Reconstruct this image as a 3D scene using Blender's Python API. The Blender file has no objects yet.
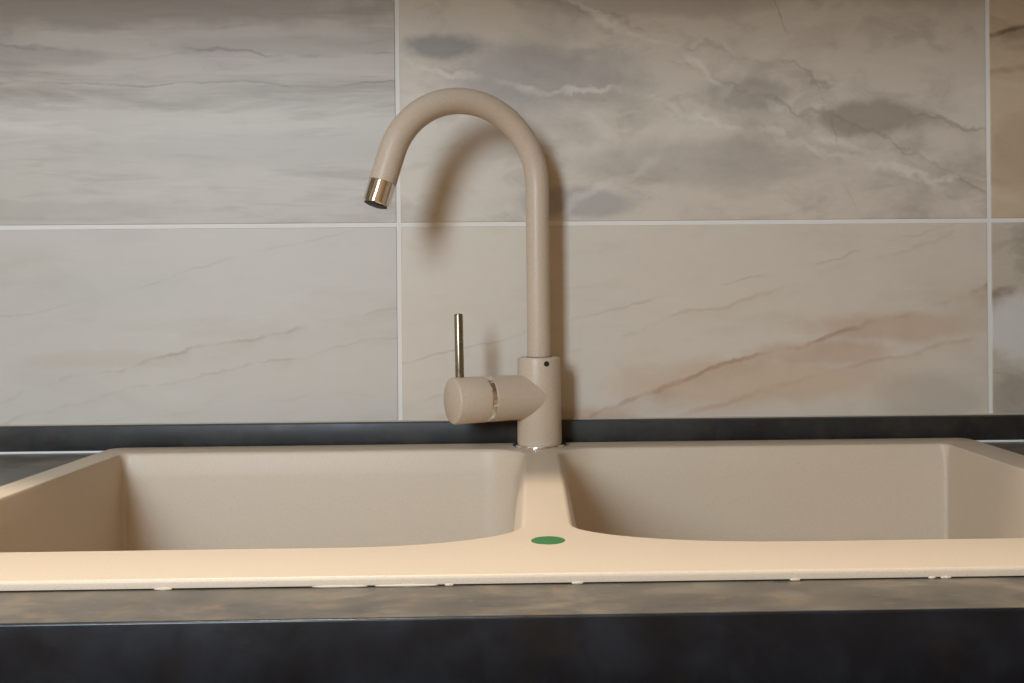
import bpy, bmesh, math, random
from mathutils import Vector, Matrix, geometry
R = math.radians
S = bpy.context.scene
COL = S.collection

# ------------------------------------------------------------------ camera
FPX, CX, CY = 1030.0, 553.97, 304.1          # focal length and principal point in pixels of a 1024x683 frame
cam_d = bpy.data.cameras.new('camera'); cam = bpy.data.objects.new('camera', cam_d); COL.objects.link(cam)
cam_d.sensor_fit = 'HORIZONTAL'; cam_d.sensor_width = 36.0
cam_d.lens = FPX / 1024 * 36.0
cam_d.shift_x = (512 - CX) / 1024
cam_d.shift_y = (CY - 341.5) / 1024
cam_d.clip_start = .01
yaw, pitch, roll = .02167, -.00036, -.00903
fw = Vector((math.sin(yaw)*math.cos(pitch), math.cos(yaw)*math.cos(pitch), math.sin(pitch)))
r0 = Vector((math.cos(yaw), -math.sin(yaw), 0)); u0 = r0.cross(fw)
rt = math.cos(roll)*r0 + math.sin(roll)*u0; up = -math.sin(roll)*r0 + math.cos(roll)*u0
M = Matrix((rt, up, -fw)).transposed().to_4x4(); M.translation = (.00524, -1.04315, .14403)
cam.matrix_world = M
S.camera = cam

# ------------------------------------------------------------------ world, lights, exposure
S.view_settings.view_transform = 'Standard'; S.view_settings.look = 'None'
S.view_settings.gamma = 1; S.view_settings.use_curve_mapping = False
S.view_settings.exposure = 0.0
W = bpy.data.worlds.new('world'); S.world = W; W.use_nodes = True
W.node_tree.nodes['Background'].inputs[0].default_value = (.62, .78, 1, 1)
W.node_tree.nodes['Background'].inputs[1].default_value = 1.0

WIN = (-.93, -.46, .28, 1.20)               # window opening in the wall behind the viewer: x0 x1 z0 z1
YF = -1.95                                   # that wall
def area(name, loc, rot, sx, sy, power, col, shape='RECTANGLE'):
    l = bpy.data.lights.new(name, 'AREA'); l.shape = shape; l.size = sx; l.size_y = sy
    l.energy = power; l.color = col
    o = bpy.data.objects.new(name, l); COL.objects.link(o); o.location = loc; o.rotation_euler = rot
    return o
# daylight entering by the window
area('window_daylight', ((WIN[0]+WIN[1])/2, YF+.03, (WIN[2]+WIN[3])/2), (R(90), 0, 0),
     WIN[1]-WIN[0]-.12, WIN[3]-WIN[2]-.12, 30.5, (.70, .85, 1.0))
LAMP = (-.40, -.625, 1.6)                     # ceiling lamp
area('ceiling_lamp_light', (LAMP[0], LAMP[1], LAMP[2]-.075), (0, 0, 0), .19, .19, 20.5, (1.0, .88, .74), 'DISK')

# ------------------------------------------------------------------ helpers
def obj(name, bm, mat, parent=None, smooth=None):
    me = bpy.data.meshes.new(name)
    bmesh.ops.recalc_face_normals(bm, faces=bm.faces[:])
    bm.to_mesh(me); bm.free()
    if mat: me.materials.append(mat)
    if smooth is not None:
        me.polygons.foreach_set('use_smooth', [True]*len(me.polygons))
        me.set_sharp_from_angle(angle=R(smooth))
    o = bpy.data.objects.new(name, me); COL.objects.link(o)
    if parent: o.parent = parent
    return o
def tag(o, label=None, cat=None, group=None, kind=None):
    if label: o['label'] = label
    if cat: o['category'] = cat
    if group: o['group'] = group
    if kind: o['kind'] = kind
    return o
def empty(name, loc=(0, 0, 0)):
    o = bpy.data.objects.new(name, None); COL.objects.link(o); o.location = loc; o.empty_display_size = .05
    return o
def box(bm, x0, x1, y0, y1, z0, z1, bev=0, seg=2):
    r = bmesh.ops.create_cube(bm, size=1)
    vs = r['verts']
    for v in vs:
        v.co = Vector((x0+(v.co.x+.5)*(x1-x0), y0+(v.co.y+.5)*(y1-y0), z0+(v.co.z+.5)*(z1-z0)))
    if bev:
        es = {e for v in vs for e in v.link_edges}
        bmesh.ops.bevel(bm, geom=list(es), offset=bev, segments=seg, affect='EDGES', profile=.5)
def bx(*a, **k):
    bm = bmesh.new(); box(bm, *a, **k); return bm
def lathe(prof, n=48, mat4=None, bm=None):
    """prof: (radius, height) list from bottom to top, revolved about z"""
    bm = bm or bmesh.new(); rings = []
    new = []
    for r, h in prof:
        if r < 1e-6: ring = [bm.verts.new((0, 0, h))]
        else: ring = [bm.verts.new((r*math.cos(2*math.pi*i/n), r*math.sin(2*math.pi*i/n), h)) for i in range(n)]
        new += ring; rings.append(ring)
    for a, b in zip(rings, rings[1:]):
        for i in range(n):
            j = (i+1) % n
            if len(a) == 1 and len(b) > 1: bm.faces.new((a[0], b[j], b[i]))
            elif len(b) == 1 and len(a) > 1: bm.faces.new((a[i], a[j], b[0]))
            elif len(a) > 1: bm.faces.new((a[i], a[j], b[j], b[i]))
    if mat4 is not None:
        for v in new: v.co = mat4 @ v.co
    return bm
def axis_mat(origin, direction):
    d = Vector(direction).normalized()
    m = d.to_track_quat('Z', 'Y').to_matrix().to_4x4(); m.translation = origin
    return m
def tube(pts, rad, n=32, cap=True):
    bm = bmesh.new(); rings = []; pts = [Vector(p) for p in pts]
    ref = None
    for i, p in enumerate(pts):
        t = (pts[min(i+1, len(pts)-1)] - pts[max(i-1, 0)]).normalized()
        if ref is None: ref = t.orthogonal().normalized()
        ref = (ref - t*ref.dot(t)).normalized(); b = t.cross(ref)
        rr = rad[i] if isinstance(rad, (list, tuple)) else rad
        rings.append([bm.verts.new(p + rr*(math.cos(2*math.pi*k/n)*ref + math.sin(2*math.pi*k/n)*b)) for k in range(n)])
    for a, c in zip(rings, rings[1:]):
        for k in range(n):
            bm.faces.new((a[k], a[(k+1) % n], c[(k+1) % n], c[k]))
    if cap: bm.faces.new(rings[0]); bm.faces.new(rings[-1])
    return bm
def sstep(a, b, x):
    t = max(0, min(1, (x-a)/(b-a))); return t*t*(3-2*t)
def lin(r, g, b):
    f = lambda c: (c/255/12.92 if c/255 <= .04045 else ((c/255+.055)/1.055)**2.4)
    return (f(r), f(g), f(b), 1)

# ------------------------------------------------------------------ materials
class N:
    def __init__(s, name):
        s.m = bpy.data.materials.new(name); s.m.use_nodes = True; s.t = s.m.node_tree
        s.b = s.t.nodes['Principled BSDF']
        tc = s.t.nodes.new('ShaderNodeTexCoord'); s.obj = tc.outputs['Object']
    def n(s, kind, **kw):
        nd = s.t.nodes.new('ShaderNode'+kind)
        for k, v in kw.items(): setattr(nd, k, v)
        return nd
    def put(s, sock, v):
        if isinstance(v, bpy.types.NodeSocket): s.t.links.new(v, sock)
        else: sock.default_value = v
    def map(s, scale=(1, 1, 1), rot=(0, 0, 0), loc=(0, 0, 0), vec=None):
        nd = s.n('Mapping'); s.put(nd.inputs['Vector'], vec or s.obj)
        nd.inputs['Scale'].default_value = scale; nd.inputs['Rotation'].default_value = rot; nd.inputs['Location'].default_value = loc
        return nd.outputs[0]
    def noise(s, vec, scale, detail=5, rough=.55, dist=0):
        nd = s.n('TexNoise'); s.put(nd.inputs['Vector'], vec)
        nd.inputs['Scale'].default_value = scale; nd.inputs['Detail'].default_value = detail
        nd.inputs['Roughness'].default_value = rough; nd.inputs['Distortion'].default_value = dist
        return nd.outputs['Fac']
    def ramp(s, fac, stops):
        nd = s.n('ValToRGB'); s.put(nd.inputs[0], fac); e = nd.color_ramp.elements
        while len(e) < len(stops): e.new(.5)
        for el, (p, c) in zip(e, stops): el.position = p; el.color = c
        return nd.outputs[0]
    def math(s, op, a, b=0, c=0, clamp=False):
        nd = s.n('Math', operation=op, use_clamp=clamp)
        for i, v in enumerate((a, b, c)): s.put(nd.inputs[i], v)
        return nd.outputs[0]
    def mix(s, fac, a, b, mode='MIX'):
        nd = s.n('Mix', data_type='RGBA', blend_type=mode)
        s.put(nd.inputs[0], fac); s.put(nd.inputs[6], a); s.put(nd.inputs[7], b)
        return nd.outputs[2]
    def range(s, v, a, b, c=0, d=1):
        nd = s.n('MapRange', interpolation_type='SMOOTHSTEP')
        for i, x in enumerate((v, a, b, c, d)): s.put(nd.inputs[i], x)
        return nd.outputs[0]
    def bump(s, h, strength, dist=.001):
        nd = s.n('Bump'); s.put(nd.inputs['Height'], h)
        nd.inputs['Strength'].default_value = strength; nd.inputs['Distance'].default_value = dist
        s.t.links.new(nd.outputs[0], s.b.inputs['Normal'])
    def set(s, **kw):
        for k, v in kw.items(): s.put(s.b.inputs[k.replace('_', ' ')], v)
        return s.m

def granite(name, col, dark, lite, rough=.45):
    a = N(name)
    sp = a.noise(a.obj, 900, 3, .6)
    big = a.noise(a.obj, 9, 3)
    c = a.ramp(sp, [(.34, dark), (.46, col), (.56, col), (.68, lite)])
    c = a.mix(a.range(big, .35, .7, 0, .12), c, dark)
    a.bump(sp, .06, .0002)
    return a.set(Base_Color=c, Roughness=rough, Specular_IOR_Level=.4)
M_sink = granite('beige_granite_composite', lin(205, 187, 164), lin(198, 179, 155), lin(209, 192, 170))
M_faucet = granite('beige_granite_lacquer', lin(198, 178, 155), lin(188, 167, 143), lin(205, 187, 166), .38)

def metal(name, col, rough):
    a = N(name)
    r = a.range(a.noise(a.obj, 120, 2), .3, .7, rough*.8, rough*1.3)
    return a.set(Base_Color=col, Metallic=1.0, Roughness=r)
M_chrome = metal('polished_chrome', (.82, .80, .76, 1), .07)
M_lever = metal('brushed_bronze', (.30, .27, .20, 1), .22)
M_steel = metal('stainless_steel', (.6, .6, .58, 1), .25)

def plain(name, col, rough=.5, var=.08, spec=.5):
    a = N(name)
    v = a.noise(a.obj, 14, 4)
    c = a.mix(a.range(v, .3, .7, 0, var), col, tuple(x*.75 for x in col[:3])+(1,))
    return a.set(Base_Color=c, Roughness=rough, Specular_IOR_Level=spec)
M_black = plain('black_rubber_gap_shade', (.012, .011, .01, 1), .6)  # black tap parts, also the painted shade at the spout foot
M_grout = plain('pale_grout', lin(226, 220, 211), .85, .12)
M_white = plain('white_silicone', lin(232, 230, 226), .4)
M_seal = plain('cream_sealant', lin(190, 176, 158), .5)
M_sticker = plain('green_sticker_paper', lin(36, 112, 58), .35)
M_paint = plain('wall_paint', lin(208, 184, 154), .8)
M_floor = plain('floor_tiles', lin(84, 68, 54), .5)
M_ceil = plain('ceiling_paint', lin(240, 236, 228), .9)
M_frame = plain('window_frame_plastic', lin(240, 240, 238), .35)
M_cab = plain('cabinet_laminate', lin(196, 178, 154), .45)

def laminate(name, k, rough, spec, tint=(1, 1, 1), con=1.0):
    a = N(name)
    n1 = a.noise(a.map((1, 1.6, 1)), 22, 6, .62, .4); n2 = a.noise(a.obj, 130, 4, .6); n3 = a.noise(a.map(loc=(4, 2, 1)), 45, 4, .6)
    K = lambda r, g, b: tuple(k*t*v**con for t, v in zip(tint, (r, g, b)))+(1,)
    c = a.ramp(n1, [(.32, K(.7, .7, .7)), (.52, K(1, 1, 1)), (.7, K(1.5, 1.45, 1.35))])
    c = a.mix(a.range(n3, .55, .72, 0, .5), c, K(1.7, 1.3, .95))
    c = a.mix(a.range(n2, .58, .75, 0, .45), c, K(1.5, 1.5, 1.5))
    a.bump(n2, .2, .0005)
    return a.set(Base_Color=c, Roughness=a.range(n1, .3, .7, rough, rough*1.3), Specular_IOR_Level=spec)
M_top = laminate('brown_stone_laminate', .105, .34, .5, (1.15, 1, .80), 1.5)
M_up = laminate('dark_stone_laminate', .020, .38, .4, (1, 1, .9), 1.6)
M_edge = laminate('dark_edge_band', .0065, .28, .5, (.7, 1, 1.6), 2.2)

def tile_mat(name, base, dark, lite, streak, rot, scale, patches=.6, veins=(), web=0, webcol=None, seed=0, spots=None):
    """stone-print ceramic tile. object space: x along the wall, z up, metres, origin at the tile's centre.
       veins: (z at x=0, slope, half width, wobble, colour, strength, feather below)"""
    a = N(name)
    v = a.map((1, 1, streak), (0, rot, 0), (seed*3.1, seed*1.7, seed*2.3))
    n1 = a.noise(v, scale, 7, .58, .35)
    n2 = a.noise(v, scale*3.3, 6, .6, .6)
    n3 = a.noise(a.map((1, 1, streak*1.6), (0, rot, 0), (seed*1.3, 5, seed)), scale*8, 5, .6)
    c = a.ramp(n1, [(.30, dark), (.46, base), (.60, base), (.74, lite)])
    c = a.mix(a.range(n2, .48, .70, 0, patches), c, dark)
    c = a.mix(a.range(n3, .5, .75, 0, .28), c, lite)
    sep = a.n('SeparateXYZ'); a.put(sep.inputs[0], a.obj); X, Z = sep.outputs[0], sep.outputs[2]
    if spots:
        for (sx, sz, rx, rz, colr, st) in spots:
            wob = a.math('MULTIPLY', a.math('SUBTRACT', a.noise(a.map(loc=(sx*9, 3, sz*7)), 14, 5, .62), .5), 1.5)
            dx = a.math('DIVIDE', a.math('SUBTRACT', X, sx), rx); dz = a.math('DIVIDE', a.math('SUBTRACT', Z, sz), rz)
            d = a.math('SQRT', a.math('ADD', a.math('MULTIPLY', dx, dx), a.math('MULTIPLY', dz, dz)))
            c = a.mix(a.range(a.math('ADD', d, wob), 1.15, .55, 0, st), c, colr)
    for k, (z0, sl, hw, wb, colr, st, feather) in enumerate(veins):
        wn = a.math('MULTIPLY', a.math('SUBTRACT', a.noise(a.map(loc=(k*2.7+seed, 1, k)), 7, 6, .62), .5), wb)
        d = a.math('SUBTRACT', a.math('SUBTRACT', Z, a.math('MULTIPLY_ADD', X, sl, z0)), wn)
        brk = a.range(a.noise(a.map(loc=(k*5.1, seed, 2)), 11, 4, .6), .40, .62, 0, st)
        line = a.range(a.math('ABSOLUTE', d), hw, hw*.15, 0, 1)
        c = a.mix(a.math('MULTIPLY', line, brk), c, colr)
        if feather:
            below = a.math('MULTIPLY', a.range(d, .004, -.004), a.range(d, -feather, 0, 0, 1))
            c = a.mix(a.math('MULTIPLY', below, a.math('MULTIPLY', brk, .45)), c, colr)
    if web:
        w = a.noise(a.map((1, 1, 1.3), (0, rot, 0), (seed, 1, 7)), 4.2, 4, .5, 1.1)
        line = a.range(a.math('ABSOLUTE', a.math('SUBTRACT', w, .5)), .022, .003, 0, web)
        c = a.mix(line, c, webcol)
    a.bump(n3, .05, .0005)
    return a.set(Base_Color=c, Roughness=.46, Specular_IOR_Level=.38)

BR = lin(150, 122, 96)
TM = {
 ('a', 1): tile_mat('tile_print_streaked', lin(191, 181, 167), lin(160, 148, 134), lin(203, 194, 182), 7, R(1), 3.4, .4, seed=1,
    spots=[(-.02, .075, .40, .030, lin(146, 135, 123), .55), (-.24, .035, .16, .018, lin(132, 124, 115), .5), (-.06, .02, .10, .010, lin(150, 141, 131), .45),
           (.20, .03, .16, .012, lin(160, 150, 139), .45), (.16, -.075, .2, .02, lin(172, 164, 154), .4), (-.1, -.135, .25, .012, lin(172, 163, 150), .5)],
    veins=[(.030, -.02, .0025, .05, lin(128, 120, 112), .5, 0), (-.03, .03, .004, .04, lin(160, 152, 143), .4, 0), (-.008, .0, .0015, .03, lin(124, 114, 104), .5, 0)]),
 ('b', 1): tile_mat('tile_print_marbled', lin(203, 190, 172), lin(172, 159, 143), lin(216, 206, 190), 1.7, R(24), 5.2, .6, seed=2,
    spots=[(-.255, .03, .05, .016, lin(124, 119, 116), .7), (-.15, .0, .11, .035, lin(152, 144, 137), .6), (.185, -.045, .07, .020, lin(142, 130, 113), .75),
           (.05, -.02, .06, .018, lin(148, 137, 124), .6), (-.01, -.09, .12, .028, lin(166, 154, 141), .5), (-.12, -.13, .07, .016, lin(150, 144, 140), .6),
           (.16, .10, .26, .035, lin(160, 147, 130), .5), (-.04, .075, .14, .02, lin(158, 147, 134), .5)],
    veins=[(.012, -.55, .0060, .10, lin(222, 212, 197), .75, 0), (-.045, -.20, .006, .12, lin(218, 207, 191), .65, 0), (-.04, .75, .012, .14, lin(216, 205, 190), .45, 0),
           (.035, -.33, .0030, .10, lin(140, 127, 112), .45, .012), (.01, -.45, .0026, .11, lin(140, 126, 111), .4, .012), (.30, -2.6, .0030, .16, lin(126, 115, 99), .5, 0)]),
 ('c', 1): tile_mat('tile_print_golden', lin(196, 175, 145), lin(168, 146, 116), lin(210, 194, 170), 2.2, R(-18), 5, .5, seed=3,
    veins=[(.112, .25, .0035, .025, lin(104, 80, 58), .95, .03), (.06, .2, .006, .05, lin(168, 126, 92), .6, .03)], spots=[(-.26, -.08, .05, .05, lin(176, 146, 120), .5)]),
 ('a', 0): tile_mat('tile_print_pale', lin(197, 188, 175), lin(186, 175, 160), lin(204, 197, 186), 2.8, R(-14), 3.4, .35, seed=4,
    veins=[(-.035, .22, .0026, .05, BR, .42, .014), (-.062, .2, .0022, .05, BR, .25, .01), (.045, .24, .002, .04, lin(172, 162, 150), .35, 0), (-.085, .1, .003, .04, lin(186, 172, 152), .4, 0)],
    spots=[(.0, -.02, .07, .010, lin(190, 174, 156), .5), (-.2, -.075, .1, .014, lin(192, 177, 156), .45), (.02, .05, .09, .02, lin(190, 184, 176), .4)]),
 ('b', 0): tile_mat('tile_print_rusty_vein', lin(207, 194, 176), lin(195, 179, 159), lin(214, 203, 188), 2.6, R(-16), 3.4, .4, seed=5,
    veins=[(-.046, .31, .0040, .055, lin(160, 118, 90), .6, .05), (-.078, .26, .004, .05, lin(182, 142, 112), .4, .03), (.045, .25, .002, .04, lin(170, 150, 130), .4, 0), (.02, .3, .003, .05, lin(184, 162, 138), .4, .02)],
    spots=[(.21, .005, .11, .016, lin(192, 156, 126), .5), (.12, -.02, .08, .012, lin(190, 154, 124), .45), (.06, -.05, .16, .026, lin(198, 168, 138), .55), (-.16, -.085, .10, .014, lin(186, 146, 116), .5), (.24, -.07, .06, .03, lin(180, 166, 150), .5)]),
 ('c', 0): tile_mat('tile_print_cloudy', lin(190, 177, 158), lin(152, 138, 120), lin(212, 206, 196), 1.6, R(-14), 6, .6, seed=6,
    spots=[(-.27, .0, .05, .04, lin(214, 210, 202), .75), (-.26, -.07, .05, .03, lin(150, 140, 126), .6)], veins=[(.07, .1, .008, .04, lin(134, 100, 76), .8, .02)]),
}

# ------------------------------------------------------------------ room shell
XL, XR, ZF, ZC = -1.9, 1.9, -.9, 1.6
st = lambda name, bm, mat: tag(obj(name, bm, mat), kind='structure')
tag(st('floor', bx(XL-.1, XR+.1, YF-.1, .1, ZF-.06, ZF), M_floor), 'plain beige kitchen floor', 'floor')
tag(st('ceiling', bx(XL-.1, XR+.1, YF-.1, .1, ZC, ZC+.06), M_ceil), 'white painted kitchen ceiling', 'ceiling')
tag(st('wall_left', bx(XL-.1, XL, YF-.1, .1, ZF, ZC), M_paint), 'plain cream side wall', 'wall')
tag(st('wall_right', bx(XR, XR+.1, YF-.1, .1, ZF, ZC), M_paint), 'plain cream side wall', 'wall')
wb = tag(st('wall_back', bx(XL, XR, 0.0007, .1, ZF, ZC), M_grout), 'kitchen back wall clad in large stone-look tiles with pale grout', 'wall')
# wall behind the viewer, with the window opening
bm = bmesh.new(); x0, x1, z0, z1 = WIN
box(bm, XL, x0, YF-.1, YF, ZF, ZC); box(bm, x1, XR, YF-.1, YF, ZF, ZC)
box(bm, x0, x1, YF-.1, YF, ZF, z0); box(bm, x0, x1, YF-.1, YF, z1, ZC)
tag(st('wall_front', bm, M_paint), 'cream wall with a window opposite the sink', 'wall')
bm = bmesh.new()
box(bm, x0, x0+.06, YF-.07, YF-.01, z0, z1); box(bm, x1-.06, x1, YF-.07, YF-.01, z0, z1)
box(bm, x0+.06, x1-.06, YF-.07, YF-.01, z0, z0+.06); box(bm, x0+.06, x1-.06, YF-.07, YF-.01, z1-.06, z1)
xm = (x0+x1)/2; box(bm, xm-.03, xm+.03, YF-.07, YF-.01, z0+.06, z1-.06)
tag(st('window_1', bm, M_frame), 'white framed window opposite the sink', 'window')

# tiles: each a child of the back wall, standing proud of the grout
GX, GZ, PW, PH, GR = -.1283, .2252, .602, .302, .0040
cols = [('b', GX-3*PW), ('c', GX-2*PW), ('a', GX-PW), ('b', GX), ('c', GX+PW), ('a', GX+2*PW), ('b', GX+3*PW)]
def tile_mesh(name, w, h):
    bm = bx(-w/2, w/2, -.002, .001, -h/2, h/2, bev=.0008, seg=1)
    me = bpy.data.meshes.new(name); bm.to_mesh(me); bm.free(); return me
rows = [(0, .0, GZ, ), (1, GZ, GZ+PH), (2, GZ+PH, GZ+2*PH)]
cache = {}
for ci, (ck, cx0) in enumerate(cols):
    a0, a1 = max(cx0, XL), min(cx0+PW, XR)
    for (rk, b0, b1) in rows:
        w, h = a1-a0-GR, b1-b0-GR
        matkey = (ck, min(rk, 1))
        key = (round(w, 4), round(h, 4), matkey)
        if key not in cache:
            me = tile_mesh('tile', w, h); me.materials.append(TM[matkey]); cache[key] = me
        o = bpy.data.objects.new('tile', cache[key]); COL.objects.link(o); o.parent = wb
        o.location = ((a0+a1)/2, 0.002, (b0+b1)/2)

# ------------------------------------------------------------------ worktop with sink cut-out
YW = -.5660
def worktop():
    bm = bmesh.new()
    O = [(XL, YW), (XR, YW), (XR, -.0), (XL, -.0)]; I = [(-.400, -.500), (.431, -.500), (.431, -.0215), (-.400, -.0215)]
    tO = [bm.verts.new((x, y, 0)) for x, y in O]; tI = [bm.verts.new((x, y, 0)) for x, y in I]
    bO = [bm.verts.new((x, y, -.038)) for x, y in O]; bI = [bm.verts.new((x, y, -.038)) for x, y in I]
    for i in range(4):
        j = (i+1) % 4
        bm.faces.new((tO[i], tO[j], tI[j], tI[i])); bm.faces.new((bO[j], bO[i], bI[i], bI[j]))
        bm.faces.new((tO[j], tO[i], bO[i], bO[j])); bm.faces.new((tI[i], tI[j], bI[j], bI[i]))
    return bm
wt = obj('worktop', worktop(), M_top, smooth=35)
tag(obj('edge_band', bx(XL, XR, YW-.0018, YW, -.038, .0, bev=.0012, seg=4), M_edge, wt, smooth=35), 'dark edging strip')
tag(wt, 'dark speckled stone-look kitchen worktop around the beige sink', 'worktop')

# upstand strip along the wall, with pale sealing lips
us = empty('upstand_strip', (0, 0, 0)); tag(us, 'dark wall strip along the back of the worktop under the tiles', 'upstand')
obj('strip', bx(XL, XR, -.012, 0, .0022, .0265, bev=.0012), M_up, us, smooth=40)
tag(obj('sealing_lip', bx(XL, XR, -.0135, -.001, 0, .0022, bev=.0006, seg=1), M_white, us), 'thin white sealing lip')
tag(obj('sealing_lip', bx(XL, XR, -.0030, 0, .0265, .0278, bev=.0004, seg=1), M_seal, us), 'thin white sealing lip')

# ------------------------------------------------------------------ sink
RH = .0057
SX0, SX1, SY0, SY1 = -.4110, .4422, -.5147, -.0150
XC = .0137
def dip(x, y):
    wy = sstep(-.235, -.150, y)*(1-sstep(-.028, -.0165, y))
    wx = 1-sstep(.035, .10, abs(x-XC))
    return 0.0
def rrect(x0, x1, y0, y1, rad, d=0, seg=10, sub=10, k=(1, 1, 1, 1)):
    """rounded rectangle, corners order: (x0,y0) (x1,y0) (x1,y1) (x0,y1), rad = 4 (rx, ry); inset by d"""
    x0 += d*k[0]; x1 -= d*k[1]; y0 += d*k[2]; y1 -= d*k[3]
    rad = [(max(a-d, .004), max(b-d, .004)) for a, b in rad]
    cs = [(x0+rad[0][0], y0+rad[0][1], 180, rad[0]), (x1-rad[1][0], y0+rad[1][1], 270, rad[1]),
          (x1-rad[2][0], y1-rad[2][1], 0, rad[2]), (x0+rad[3][0], y1-rad[3][1], 90, rad[3])]
    P = []
    for k, (cx, cy, a0, (rx, ry)) in enumerate(cs):
        for i in range(seg+1):
            a = R(a0+90*i/seg); P.append((cx+rx*math.cos(a), cy+ry*math.sin(a)))
        n = cs[(k+1) % 4]
        q = (n[0]+n[3][0]*math.cos(R(n[2])), n[1]+n[3][1]*math.sin(R(n[2])))
        p = P[-1]
        for i in range(1, sub): P.append((p[0]+(q[0]-p[0])*i/sub, p[1]+(q[1]-p[1])*i/sub))
    return P
KK = [(.3, 1, 1, .7), (1, .3, 1, .7)]        # how far each side of a bowl leans in: left, right, front, back
BOWLS = [
    (-.3846, .0010, -.4525, -.0570, [(.012, .012), (.105, .056), (.045, .04), (.012, .012)]),
    (.0262, .4050, -.4525, -.0570, [(.130, .058), (.012, .012), (.012, .012), (.045, .04)]),
]
FR = .004; FA = R(62)                        # lip fillet
FIL = [(FR*math.sin(FA*i/4), FR*(1-math.cos(FA*i/4))) for i in range(5)]
def loft(bm, loops, close=False):
    vs = [[bm.verts.new(p) for p in l] for l in loops]
    for a, b in zip(vs, vs[1:]):
        n = len(a)
        for i in range(n):
            bm.faces.new((a[i], a[(i+1) % n], b[(i+1) % n], b[i]))
    return vs
def inside(p, poly):
    x, y = p; c = False; n = len(poly)
    for i in range(n):
        (xa, ya), (xb, yb) = poly[i], poly[i-1]
        if (ya > y) != (yb > y) and x < (xb-xa)*(y-ya)/(yb-ya)+xa: c = not c
    return c
def rim_mesh():
    bm = bmesh.new()
    ro = [(.014, .014)]*4
    outer = rrect(SX0, SX1, SY0, SY1, ro, .002, 8, 24)
    holes = [rrect(*b) for b in BOWLS]
    pts = [Vector(p) for p in outer]; edges = []
    n0 = len(outer); edges += [(i, (i+1) % n0) for i in range(n0)]
    for h in holes:
        k = len(pts); pts += [Vector(p) for p in h]; edges += [(k+i, k+(i+1) % len(h)) for i in range(len(h))]
    for i in range(1, 44):                   # extra points so the deck can dip towards the tap
        for j in range(-14, 15):
            p = (XC+j*.006, -.30+i*.0065)
            if p[1] > -.0195 or any(inside(p, h) for h in holes): continue
            if min((Vector(p)-q).length for q in pts) < .0025: continue
            pts.append(Vector(p))
    V, E_, F, *_ = geometry.delaunay_2d_cdt(pts, edges, [], 0, 1e-6)
    bv = [bm.verts.new((v.x, v.y, RH+dip(v.x, v.y))) for v in V]
    for f in F:
        c = (sum(V[i].x for i in f)/len(f), sum(V[i].y for i in f)/len(f))
        if not inside(c, outer) or any(inside(c, h) for h in holes): continue
        bm.faces.new([bv[i] for i in f])
    for b, k in zip(BOWLS, KK):              # rounded lips of the bowls
        loft(bm, [[(x, y, RH+dip(x, y)-dz) for x, y in rrect(*b, d=d, k=k)] for d, dz in FIL])
    prof = [(.002, 0), (.0012, .00016), (.0006, .0006), (.0002, .0012), (0, .002), (0, RH-.0009), (.03, RH-.0009)]
    loops = []
    for d, dz in prof:
        L = rrect(SX0, SX1, SY0, SY1, ro, d, 8, 24)
        if d == .03: loops.append([(x, y, RH-dz) for x, y in rrect(SX0, SX1, SY0, SY1, ro, .012, 8, 24)])
        else: loops.append([(x, y, RH-dz+(dip(x, y) if dz == 0 else 0)) for x, y in L])
    loft(bm, loops)
    bmesh.ops.remove_doubles(bm, verts=bm.verts[:], dist=2e-5)
    return bm
def bowl_mesh(b, k):
    bm = bmesh.new()
    d0, z0 = FIL[-1]
    prof = [(d0, z0), (.0060, .0080), (.0088, .0180), (.0100, .0230), (.0170, .160)]
    for i in range(1, 7):
        a = R(90*i/6); prof.append((.0170+.028*(1-math.cos(a)), .160+.028*math.sin(a)))
    loops = []
    for d, dz in prof:
        f = 1-sstep(.004, .06, dz)
        loops.append([(x, y, RH-dz+dip(x, y)*f) for x, y in rrect(*b, d=d, k=k)])
    # floor of the bowl falling slightly to a round drain
    cx, cy = (b[0]+b[1])/2, (b[2]+b[3])/2
    last = loops[-1]
    for t, dz in ((.5, .003), (0, .006)):
        L = []
        for x, y, z in last:
            a = math.atan2(y-cy, x-cx); rx, ry = cx+.045*math.cos(a), cy+.045*math.sin(a)
            L.append((rx+(x-rx)*t, ry+(y-ry)*t, z-dz))
        loops.append(L)
    vs = loft(bm, loops)
    bm.faces.new(vs[-1])
    return bm, (cx, cy, loops[-1][0][2])
sink = empty('kitchen_sink', (0, 0, 0))
tag(sink, 'beige granite double-bowl sink set into the dark worktop', 'sink')
obj('rim', rim_mesh(), M_sink, sink, smooth=20)
for b, k in zip(BOWLS, KK):
    bm, dc = bowl_mesh(b, k)
    bo = obj('bowl', bm, M_sink, sink, smooth=28)
    dr = obj('drain', lathe([(0, .001), (.02, .001), (.030, .003), (.040, .003), (.0435, .0015), (.0435, .0)], 40, Matrix.Translation(dc)), M_steel, bo, smooth=40)
    tag(dr, 'steel basket drain')
sk = obj('sticker', lathe([(0, .0003), (.0098, .0003), (.0100, .0)], 40, Matrix.Translation((.0136, -.4414, RH))), M_sticker, sink)
tag(sk, 'round green sticker')
# blobs of white sealant squeezed out of the joint at the front
random.seed(4)
for (xa, xb, h) in [(-.188, -.179, .0016), (-.108, -.080, .0011), (-.076, -.044, .0013), (-.0405, -.036, .0014), (.0245, .0305, .0016), (.137, .1425, .0014), (.209, .213, .0014), (.2155, .221, .0015)]:
    n = 12; rows_ = []
    bm = bmesh.new()
    pts = [(xa+(xb-xa)*i/n, SY0-.0002, .0006) for i in range(n+1)]
    rad = [max(.0002, h*.6*math.sin(math.pi*min(1, max(0, i/n)))**.4*random.uniform(.75, 1.1)) for i in range(n+1)]
    bm.free(); bm = tube(pts, rad, 8)
    o = obj('sealant', bm, M_seal, sink, smooth=60)

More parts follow.
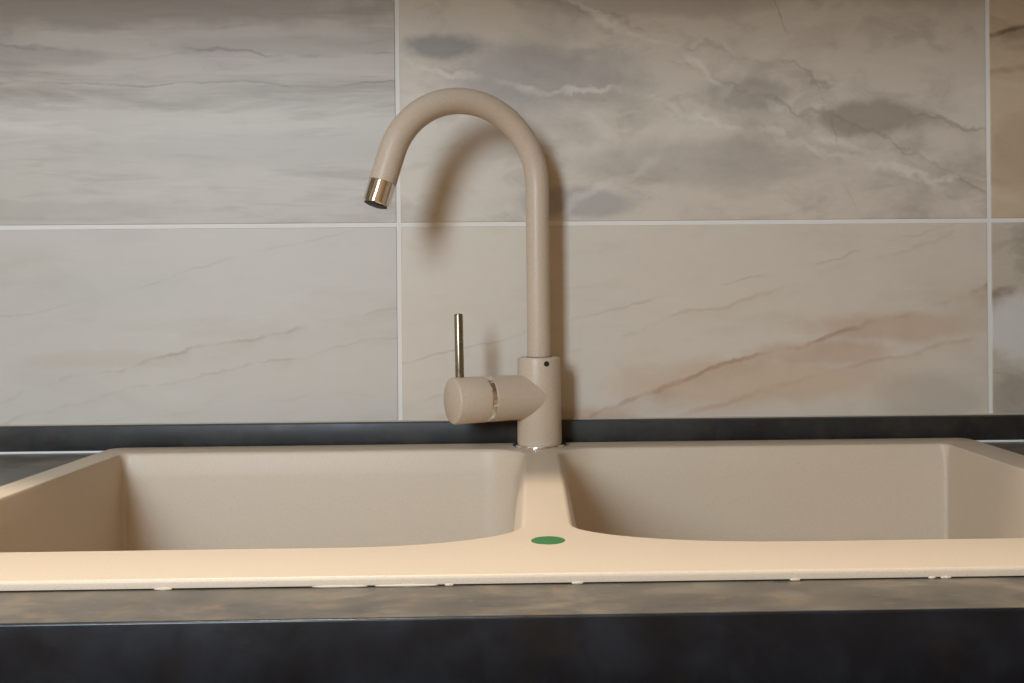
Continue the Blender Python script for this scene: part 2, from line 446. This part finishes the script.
# ------------------------------------------------------------------ faucet
FX, FY = .0118, -.043
ZB = RH+dip(FX, FY)
fa = empty('kitchen_faucet', (FX, FY, ZB))
tag(fa, 'beige swan-neck mixer tap with side lever on the sink divider', 'faucet')
def fobj(name, bm, mat, parent=None, smooth=35):
    p = parent or fa
    for v in bm.verts: v.co -= Vector((FX, FY, ZB))
    return obj(name, bm, mat, p, smooth)
T = lambda z=0: Matrix.Translation((FX, FY, z))
fobj('base_ring', lathe([(.0, 0), (.0258, 0), (.0262, .0006), (.0262, .0018), (.0255, .0028), (.0225, .0036), (0, .0036)], 56, T(ZB)), M_chrome)['label'] = 'chrome base ring'
ZT = .0926
fobj('body', lathe([(0, ZB+.0036), (.0212, ZB+.0036), (.0216, ZB+.0045), (.0213, .05), (.0208, ZT-.003), (.0203, ZT-.001), (.0190, ZT), (.0122, ZT), (.0122, ZT-.004), (0, ZT-.004)], 56, T()), M_faucet)
# spout: straight riser, arch, short straight outlet
az, RA, SW, ZA = R(207.7), .0760, R(161.9), .2581
dd = Vector((math.cos(az), math.sin(az), 0)); o0 = Vector((FX, FY, 0))
P = [o0+Vector((0, 0, ZT-.004+i*(ZA-ZT+.004)/6)) for i in range(7)]
NA = 48
for i in range(1, NA+1):
    t = SW*i/NA
    P.append(o0+dd*RA*(1-math.cos(t))+Vector((0, 0, ZA+RA*math.sin(t))))
de = dd*math.sin(SW)+Vector((0, 0, math.cos(SW)))
P.append(P[-1]+de*.0289)
sp = fobj('spout', tube(P, [.0114 + .0009*sstep(.1, .8, i/(len(P)-1)) for i in range(len(P))], 40), M_faucet)
E0 = P[-1]
fobj('aerator', lathe([(0, 0), (.0118, 0), (.0123, .0006), (.0123, .0205), (.0116, .0214), (.0106, .0214), (.0098, .017), (0, .017)], 48, axis_mat(E0, de)), M_chrome, sp)['label'] = 'chrome aerator tip'
fobj('aerator_insert', lathe([(0, .017), (.0097, .017), (.0105, .0216), (.0090, .0222), (0, .0218)], 40, axis_mat(E0, de)), M_black, sp)['label'] = 'black aerator insert'
fobj('gap_shade_ring', lathe([(.0112, ZT-.001), (.0121, ZT-.001), (.0121, ZT+.0004), (.0112, ZT+.0004)], 40, T()), M_black)  # no real seal: dark ring put in for the shade where the spout enters
# mixer cartridge to the side
aa = R(180+27); ax = Vector((math.cos(aa), math.sin(aa), 0)); ZH = .0545; LH = .0915; RC = .0217
c0 = Vector((FX, FY, ZH))
LR0, LR1 = LH*.590, LH*.645
fobj('cartridge_housing', lathe([(0, .0), (RC*.97, .0), (RC*.985, .03), (RC, LR0-.0006), (RC-.0006, LR0), (0, LR0)], 56, axis_mat(c0, ax)), M_faucet)
fobj('trim_ring', lathe([(0, LR0), (RC-.0005, LR0), (RC+.0001, LR0+.0006), (RC+.0001, LR1-.0006), (RC-.0005, LR1), (0, LR1)], 56, axis_mat(c0, ax)), M_chrome)['label'] = 'chrome trim ring'
hd = fobj('handle', lathe([(0, LR1), (RC-.0006, LR1), (RC, LR1+.0006), (RC+.0002, LH-.0020), (RC-.0005, LH-.0006), (RC-.0016, LH), (0, LH)], 56, axis_mat(c0, ax)), M_faucet)
lb = c0+ax*(LH-.0085)
fobj('lever', lathe([(0, .015), (.0041, .015), (.0041, .0795), (.0037, .0806), (.0025, .0811), (0, .0811)], 28, axis_mat(lb, (-.012, 0, 1))), M_lever, hd)['label'] = 'thin metal lever rod'
# grub screw in the body
sa = R(-90+20); sd = Vector((math.cos(sa), math.sin(sa), 0))
fobj('grub_screw', lathe([(0, .018), (.0026, .018), (.0026, .02115), (.0018, .02125), (0, .0210)], 20, axis_mat(Vector((FX, FY, .0868)), sd)), M_black)['label'] = 'small dark screw hole'

# ------------------------------------------------------------------ out of frame: wall cabinet above, ceiling lamp
for i in range(4):
    wc = empty('wall_cabinet', (-1.25+i*.625, 0, .48))
    tag(wc, 'beige wall cupboard hung above the tiled splashback', 'cabinet', 'wall cupboards above the sink')
    obj('carcass', bx(.0005, .6245, -.33, -.001, 0, .72, bev=.001, seg=1), M_cab, wc)
    d = obj('door', bx(.002, .623, -.35, -.3305, -.002, .72, bev=.002, seg=2), M_cab, wc)
    obj('handle', bx(.25, .37, -.37, -.35, .03, .04, bev=.003), M_steel, d)
cl = empty('ceiling_lamp', LAMP); tag(cl, 'round frosted lamp on the kitchen ceiling above the sink', 'lamp')
obj('housing', lathe([(0, -.05), (.118, -.05), (.125, -.042), (.125, 0), (0, 0)], 40), M_frame, cl, smooth=35)
a = N('frosted_lit_glass'); M_glow = a.set(Base_Color=(.9, .88, .82, 1), Roughness=.5, Emission_Color=(1, .80, .55, 1), Emission_Strength=2.0)
obj('diffuser', lathe([(0, -.07), (.095, -.069), (.108, -.062), (.110, -.051), (0, -.051)], 40), M_glow, cl, smooth=35)
